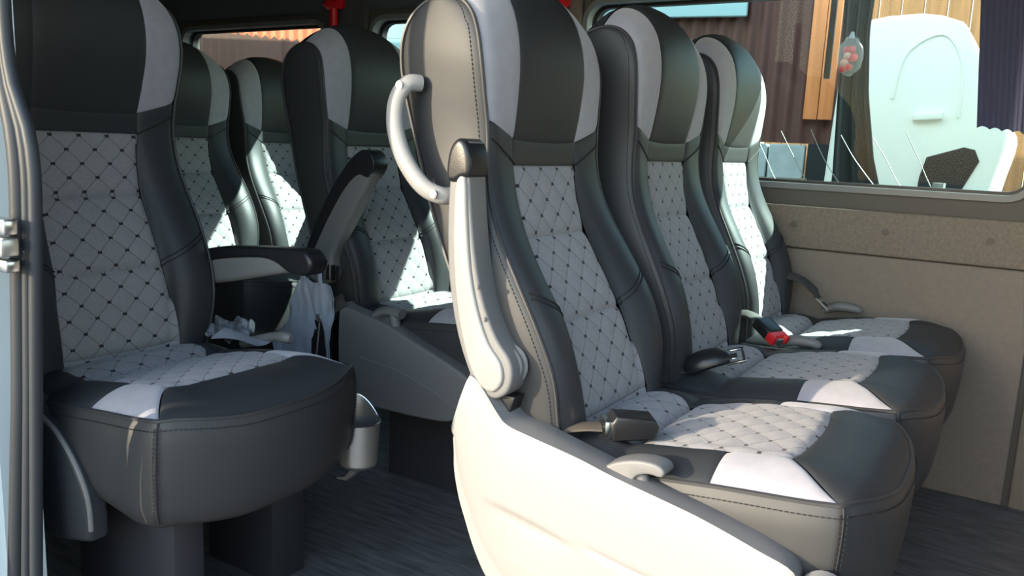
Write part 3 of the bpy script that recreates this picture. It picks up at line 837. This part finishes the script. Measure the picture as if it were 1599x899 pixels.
b4 = empty('seat_belt_tongue', (0, 0, 0), 'dark belt webbing with a narrow metal tongue against the brown wall', 'seat belt', 'belt ends on the seats')
obj('tongue', *prism([(-.012, 0), (.012, 0), (.014, .045), (-.014, .045)], 'z', -.002, .002, .001), 'brushed', b4)
obj('tongue_slot', *rbox((-.006, .016, -.003), (.006, .034, .003), .001), 'black_plastic', b4)
obj('strap', *tube(smooth_path([(0, 0, 0), (0, -.03, .008), (.005, -.07, .004), (.01, -.11, -.02)], 5), [.014] * 4 + [.022] * 12, 10, flat=((0, 0, 1), .3)), 'webbing', b4)
place(b4, (-.450, 2.225, .492), math.radians(-105), math.radians(-35), 0)

# grey levers beside the middle and the wall seat
for k, c, lab in (('2', (-.405, 1.868, .442), ''), ('3', (-.395, 2.290, .460), '')):
    l = obj('recline_lever', *shift(k, tube(smooth_path([(c[0] - .05, c[1], c[2] - .012), (c[0] - .02, c[1], c[2] + .004), (c[0] + .02, c[1], c[2] + .006), (c[0] + .045, c[1], c[2])], 4), [.008, .010, .011, .012, .0125, .013, .013, .0125, .012, .0115, .011, .009, .006], 10)), 'grey_plastic', SEAT[k])

# belt anchor beside seat B and the bag hung from its armrest
an = empty('belt_anchor', (-1.445, 1.412, .29), 'black seat belt anchor with metal pin at the rear corner of the grey side cover', 'seat belt')
obj('housing', *rbox((-.026, -.012, .0), (.030, .014, .125), .006), 'black_plastic', an)
obj('pin', *tube([(.012, -.016, .118), (.006, -.016, .07), (-.002, -.016, .01)], .0025, 6), 'chrome', an)
obj('ring', *cyl((.008, -.012, .128), (0, 1, 0), .010, .012, 14, bev=.002), 'brushed', an)
obj('strap', *tube(smooth_path([(.01, 0, .12), (.03, .01, .155), (.06, .02, .175)], 5), .018, 10, flat=((0, 1, 0), .25)), 'webbing', an)

bo = [(-1.500, .515), (-1.470, .500), (-1.440, .505), (-1.405, .500), (-1.392, .470), (-1.398, .420), (-1.408, .350), (-1.412, .270), (-1.50, .265), (-1.58, .275), (-1.605, .335), (-1.585, .365), (-1.548, .395), (-1.540, .440), (-1.520, .480)]
bm = bmesh.new()
vs_ = [bm.verts.new((p[0], 0, p[1])) for p in bo]; bm.faces.new(vs_)
bmesh.ops.triangulate(bm, faces=bm.faces)
for _ in range(3): bmesh.ops.subdivide_edges(bm, edges=bm.edges, cuts=1, use_grid_fill=True)
v, f = dump(bm)
def crump(p, s):
    n = noise.noise(Vector((p[0] * 22, 3.1, p[2] * 12))) * .012 + noise.noise(Vector((p[0] * 55, 9.1, p[2] * 30))) * .006
    return (p[0], 1.400 + n + s, p[2])
mb = MB(); mb.add([crump(p, 0) for p in v], f); mb.add([crump(p, .006) for p in v], [q[::-1] for q in f])
bag = empty('plastic_bag', (-1.49, 1.40, .26), 'crumpled pale grey blue plastic bag hanging below the tilted armrest', 'bag')
obj('bag_body', [(p[0] + 1.49, p[1] - 1.40, p[2] - .26) for p in mb.v], mb.f, 'bag_cloth', bag, sharp=80)
obj('bag_handle', *tube(smooth_path([(-.005, .0, .245), (-.012, .01, .27), (.02, .03, .30), (.04, .012, .262), (.055, 0, .24)], 5), .008, 8, flat=((0, 1, 0), .35)), 'bag_cloth', bag)

# crumpled wrapper on the left seat
v, f = grid(lambda s, w: (s * .13 - .065, w * .07 - .035, 0), 26, 16)
def crump2(p): return (p[0], p[1], .022 + noise.noise(Vector((p[0] * 40, p[1] * 45, 1))) * .028 + noise.noise(Vector((p[0] * 95, p[1] * 90, 4))) * .012 - abs(p[0]) * .1)
mb = MB(); mb.add([crump2(p) for p in v], f); mb.add([(lambda q: (q[0], q[1], q[2] - .002))(crump2(p)) for p in v], [q[::-1] for q in f])
wr = obj('snack_wrapper', mb.v, mb.f, 'wrapper', sharp=25); wr.location = (-1.375, 1.062, .440); wr.rotation_euler = (.25, 0, .2)
tag(wr, 'crumpled silvery snack wrapper behind the left seat cushion', 'wrapper')
v, f = grid(lambda s, w: (s * .10 - .05, w * .05 - .025, .004 + .008 * math.sin(3 * s + 2 * w)), 14, 8)
mb = MB(); mb.add(v, f); mb.add([(p[0], p[1], p[2] - .0012) for p in v], [q[::-1] for q in f])
wp = obj('paper_tissue', mb.v, mb.f, 'paper'); wp.location = (-1.285, 1.040, .452); wp.rotation_euler = (.1, .05, .3)
tag(wp, 'flat pale paper scrap lying in front of the silvery wrapper', 'paper')

# ------------------------------------------------------------------ things on the window side
def hammer(loc, lab):
    h = empty('emergency_hammer', loc, lab, 'hammer', 'red emergency hammers on the window pillars')
    obj('holder', *rbox((-.034, -.030, .03), (.034, .0, .07), .008), 'hammer_red', h)
    mb = MB(); mb.add(*cyl((0, -.030, .045), (1, 0, 0), .020, .070, 16, r2=.020, bev=.005)); mb.add(*cyl((-.05, -.030, .045), (-1, 0, 0), .010, .02, 12, r2=.002))
    obj('head', mb.v, mb.f, 'hammer_red', h)
    obj('handle', *tube([(0, -.030, .05), (0, -.030, -.015), (0, -.030, -.035)], [.015, .016, .018], 12), 'hammer_red', h)
    return h
hammer((-2.285, YW - .03, 1.295), 'red emergency hammer on the dark pillar left, above the armrest seat')
hammer((-1.328, YW - .03, 1.252), 'red emergency hammer on the brown pillar, above the handled seat')

# blue corduroy curtain hanging inside the window
cu_ = empty('blue_curtain', (-.05, YW - .03, 1.30), 'navy blue ribbed curtain with a scalloped hem at the right window edge', 'curtain')
def curt(s, w):
    x = -.145 + s * .42 + (-.045 * (1 - w) ** 0) * 0 + .012 * math.sin(9 * s) - .045 * w * (1 - s) * 0
    x += -.045 * (1 - w) * (1 - s)
    zb = .945 - .028 * s * 2.2 + .006 * abs(math.sin(s * 60))
    z = 1.42 + (zb - 1.42) * w
    y = YW - .028 + .0035 * math.sin(s * 2 * math.pi * 40) + .010 * math.sin(s * 11 + .8)
    return (x + .05, y - YW + .03, z - 1.30)
vf = grid(curt, 320, 12); mb = MB(); mb.add(*vf); mb.add([(p[0], p[1] - .002, p[2]) for p in vf[0]], [q[::-1] for q in vf[1]])
obj('cloth', mb.v, mb.f, 'curtain_blue', cu_, sharp=80)
obj('rail', *tube([(-1.2, .01, .125), (.3, .01, .125)], .006, 10), 'brushed', cu_)

# dark cloth gathered on a post outside, with a bag of sweets tied to it
KO = 3.2 / 2.324                                 # built a little beyond the glass
dc = empty('dark_cloth', (-.46 * KO, 3.2, -.56), 'dark charcoal cloth gathered in folds, hanging upright outside the side window', 'cloth')
def dcur(s, w):
    z = 1.46 - w * .80
    xl = np.interp(w, [0, .3, .55, .8, 1], [-.500, -.485, -.480, -.472, -.462]); xr = np.interp(w, [0, .35, .55, .75, 1], [-.405, -.415, -.400, -.370, -.310])
    x = xl + (xr - xl) * s
    return ((x + .46) * KO, .012 + .013 * math.sin(s * 17 + w * 1.5), .856 + (z - .856) * KO + .56)
vf = grid(dcur, 60, 24); mb = MB(); mb.add(*vf); mb.add([(p[0], p[1] + .004, p[2]) for p in vf[0]], [q[::-1] for q in vf[1]])
obj('cloth', mb.v, mb.f, 'curtain_dark', dc, sharp=80)
obj('post', *tube([(0, .05, 0), (0, .05, 2.25)], .022, 10), 'black_metal', dc)
obj('tie_strip', *rbox((-.075, -.022, 1.70), (-.055, -.002, 2.22), .002), 'black_plastic', dc)
cb_ = empty('sweet_bag', (-.452 * KO, 3.17, 1.215), 'small clear bag of red and pink sweets tied to the dark cloth outside', 'bag')
bmm = bmesh.new(); bmesh.ops.create_icosphere(bmm, subdivisions=4, radius=1)
for vv in bmm.verts:
    p = vv.co; k = 1 + .16 * noise.noise(p * 3.1) + .07 * noise.noise(p * 8)
    w = .044 if p.z < .4 else .044 * (1 - (p.z - .4) * .7)
    vv.co = Vector((p.x * w * k, p.y * .024 * k, p.z * .068 * k + .004))
obj('film', *dump(bmm), 'clear_film', cb_, sharp=25)
for i in range(11):
    c = Vector((random.uniform(-.022, .022), random.uniform(-.006, .006), random.uniform(-.044, .026)))
    bmm = bmesh.new(); bmesh.ops.create_icosphere(bmm, subdivisions=2, radius=.0145)
    for vv in bmm.verts: vv.co = vv.co + c
    obj('sweet', *dump(bmm), 'candy_red' if i % 4 else 'candy_pink', cb_)
obj('knot', *cyl((0, 0, .074), (0, 0, 1), .011, .022, 12, r2=.005), 'paper', cb_)

# ------------------------------------------------------------------ outside
struct(obj('ground', *rbox((-60, -60, -.62), (60, 90, -.56), 0), 'asphalt'))
field = obj('dry_field', *rbox((-.2, 5.9, -.60), (40, 11.9, -.535), 0), 'straw')
tag(field, 'dry straw coloured field beyond the white car', 'field')
# red corrugated wall; local x runs along the wall, turned a little away from the van
WL = math.atan(.18)
rw = empty('red_shed', (-1.5, 3.96 + .18 * 4.0, -.56), 'long red corrugated shed wall standing beyond the van windows', 'building')
rw.rotation_euler = (0, 0, WL)
def sheet(x0, x1, z0, z1, pitch, amp):
    n = max(2, int((x1 - x0) / pitch * 8))
    def fn(s, w):
        x = x0 + (x1 - x0) * s
        return (x, amp * math.cos(2 * math.pi * x / pitch), z0 + (z1 - z0) * w)
    v, f = grid(fn, n, 1); return v, f
for i in range(12):
    x0 = -8.4 + i * .75
    z0 = 1.49 if x0 > -.8 else 0
    x1 = min(x0 + .76, .55)
    if -5.0 < x0 < -2.4:                         # saw-tooth top copies the shadow edge; orange behind paints the sunlit wall
        n = int((x1 - x0) / .039)
        def cut(q, w):
            x = x0 + (x1 - x0) * q; k = round(q * n)
            zt = 2.153 - (x + 3.96) * .098 + (.014 if k % 2 else -.014)
            return (x, .011 * math.cos(2 * math.pi * x / .078), zt * w)
        obj('wall_sheet', *grid(cut, n, 1), 'red_wall', rw, sharp=80)
        v, f = sheet(x0, x1, 0, 3.3, .078, .008)
        obj('sunlit_sheet', [(p[0], p[1] + .03, p[2]) for p in v], f, 'sunlit_sheet', rw, sharp=80)
    else:
        obj('wall_sheet', *sheet(x0, x1, z0, 3.3, .078, .011), 'red_wall', rw, sharp=80)
# block footing under the right end
k = 0
for r in range(5):
    for c in range(6):
        x0 = -.80 + c * .20 + (.1 if r % 2 else 0)
        if x0 + .19 > .41: continue
        obj('block', *rbox((x0, -.02, .50 + r * .198), (x0 + .192, .12, .50 + r * .198 + .190), .006, 1), 'block', rw)
obj('corner_base', *rbox((.405, -.01, .50), (.56, .12, 1.49), .006), 'car_trim', rw)
obj('footing', *rbox((-8.4, -.01, 0), (.55, .14, .50), .01), 'block', rw)
# pale window with dark panes high on the wall, and one further left
def shed_window(xa, xb, za, zb, npan):
    w = obj('window_frame', *rbox((xa, -.075, za), (xb, -.03, zb), .01), 'window_blue', rw)
    p = (xb - xa) / npan
    for i in range(npan):
        obj('window_pane', *rbox((xa + i * p + .06, -.08, za + .11), (xa + (i + 1) * p - .05, -.07, zb - .1), .004), 'window_glass_far' if i % 3 == 1 else 'window_blue', w)
shed_window(-.98, .02, 2.165, 2.85, 3)
shed_window(-2.55, -2.05, 1.95, 2.75, 1)
# strip of sunlight on the wall, put in as orange boards
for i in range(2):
    obj('sun_strip', *rbox((.365 + i * .075, -.06, 1.62), (.437 + i * .075, -.025, 3.3), .004), 'sun_strip_orange', rw)

# white car
car = empty('parked_car', (-.5, 4.2, -.56), 'bright white parked car seen through the right part of the side window', 'car')
body = [(-.34, .62), (-.36, 1.95), (-.30, 2.05), (-.04, 2.078), (.10, 2.045), (.147, 2.014), (.21, 1.90), (.33, 1.64), (.362, 1.55), (.345, 1.42), (.314, 1.25), (.28, .85), (.20, .62)]
body = [(p[0], p[2]) for p in smooth_path([(x, 0, z) for x, z in body], 2, True)]
obj('body', *prism(body, 'y', 0, 1.7, .07, 5), 'car_white', car, sharp=60)
obj('wheel_arch', *prism([(.00, .75), (.035, 1.35), (.055, 1.44), (.20, 1.49), (.245, 1.48), (.268, 1.43), (.20, 1.27), (.10, .9)], 'y', -.012, .2, .01), 'car_trim', car)
obj('tyre', *cyl((.02, .09, 1.02), (0, 1, 0), .30, .17, 40, bev=.03), 'tyre', car)
obj('wheel', *cyl((.02, .003, 1.02), (0, 1, 0), .18, .012, 32, bev=.004), 'grey_plastic', car)
obj('door_line', *tube(smooth_path([(.16, -.004, 1.62), (.15, -.004, 1.85), (.06, -.004, 1.98), (-.08, -.004, 1.9), (-.12, -.004, 1.7)], 6), .006, 6), 'car_white', car)
obj('door_handle', *prism([(-.02, 1.60), (.10, 1.61), (.10, 1.64), (-.02, 1.63)], 'y', -.03, .01, .006), 'car_white', car)

# wooden shed far right
ws = empty('wooden_shed', (0, 12.0, -.56), 'brown wooden plank shed far behind the white car', 'building')
for i in range(26):
    obj('plank', *rbox((-3.4 + i * .27, 0, 0), (-3.4 + i * .27 + .26, .05, 3.6 + .03 * (i % 2)), .01, 1), 'wood_far', ws)

# loose wires of a fence between van and shed
fw = empty('wire_fence', (-.9, 3.1, -.56), 'sagging light grey fence wires low in the side window', 'fence')
for i in range(11):
    x = -.55 + i * .105
    obj('wire', *tube(smooth_path([(x, 0, 1.50 + random.uniform(-.01, .02)), (x + .05, .01, 1.42), (x + .11, 0, 1.33 + random.uniform(-.02, .02)), (x + .20, .01, 1.24), (x + .24, 0, 1.15)], 4), .0016, 5), 'wire', fw)
for x in (-.62, .62):
    obj('post', *tube([(x, 0, 0), (x, 0, 1.35)], .02, 8), 'wire', fw)
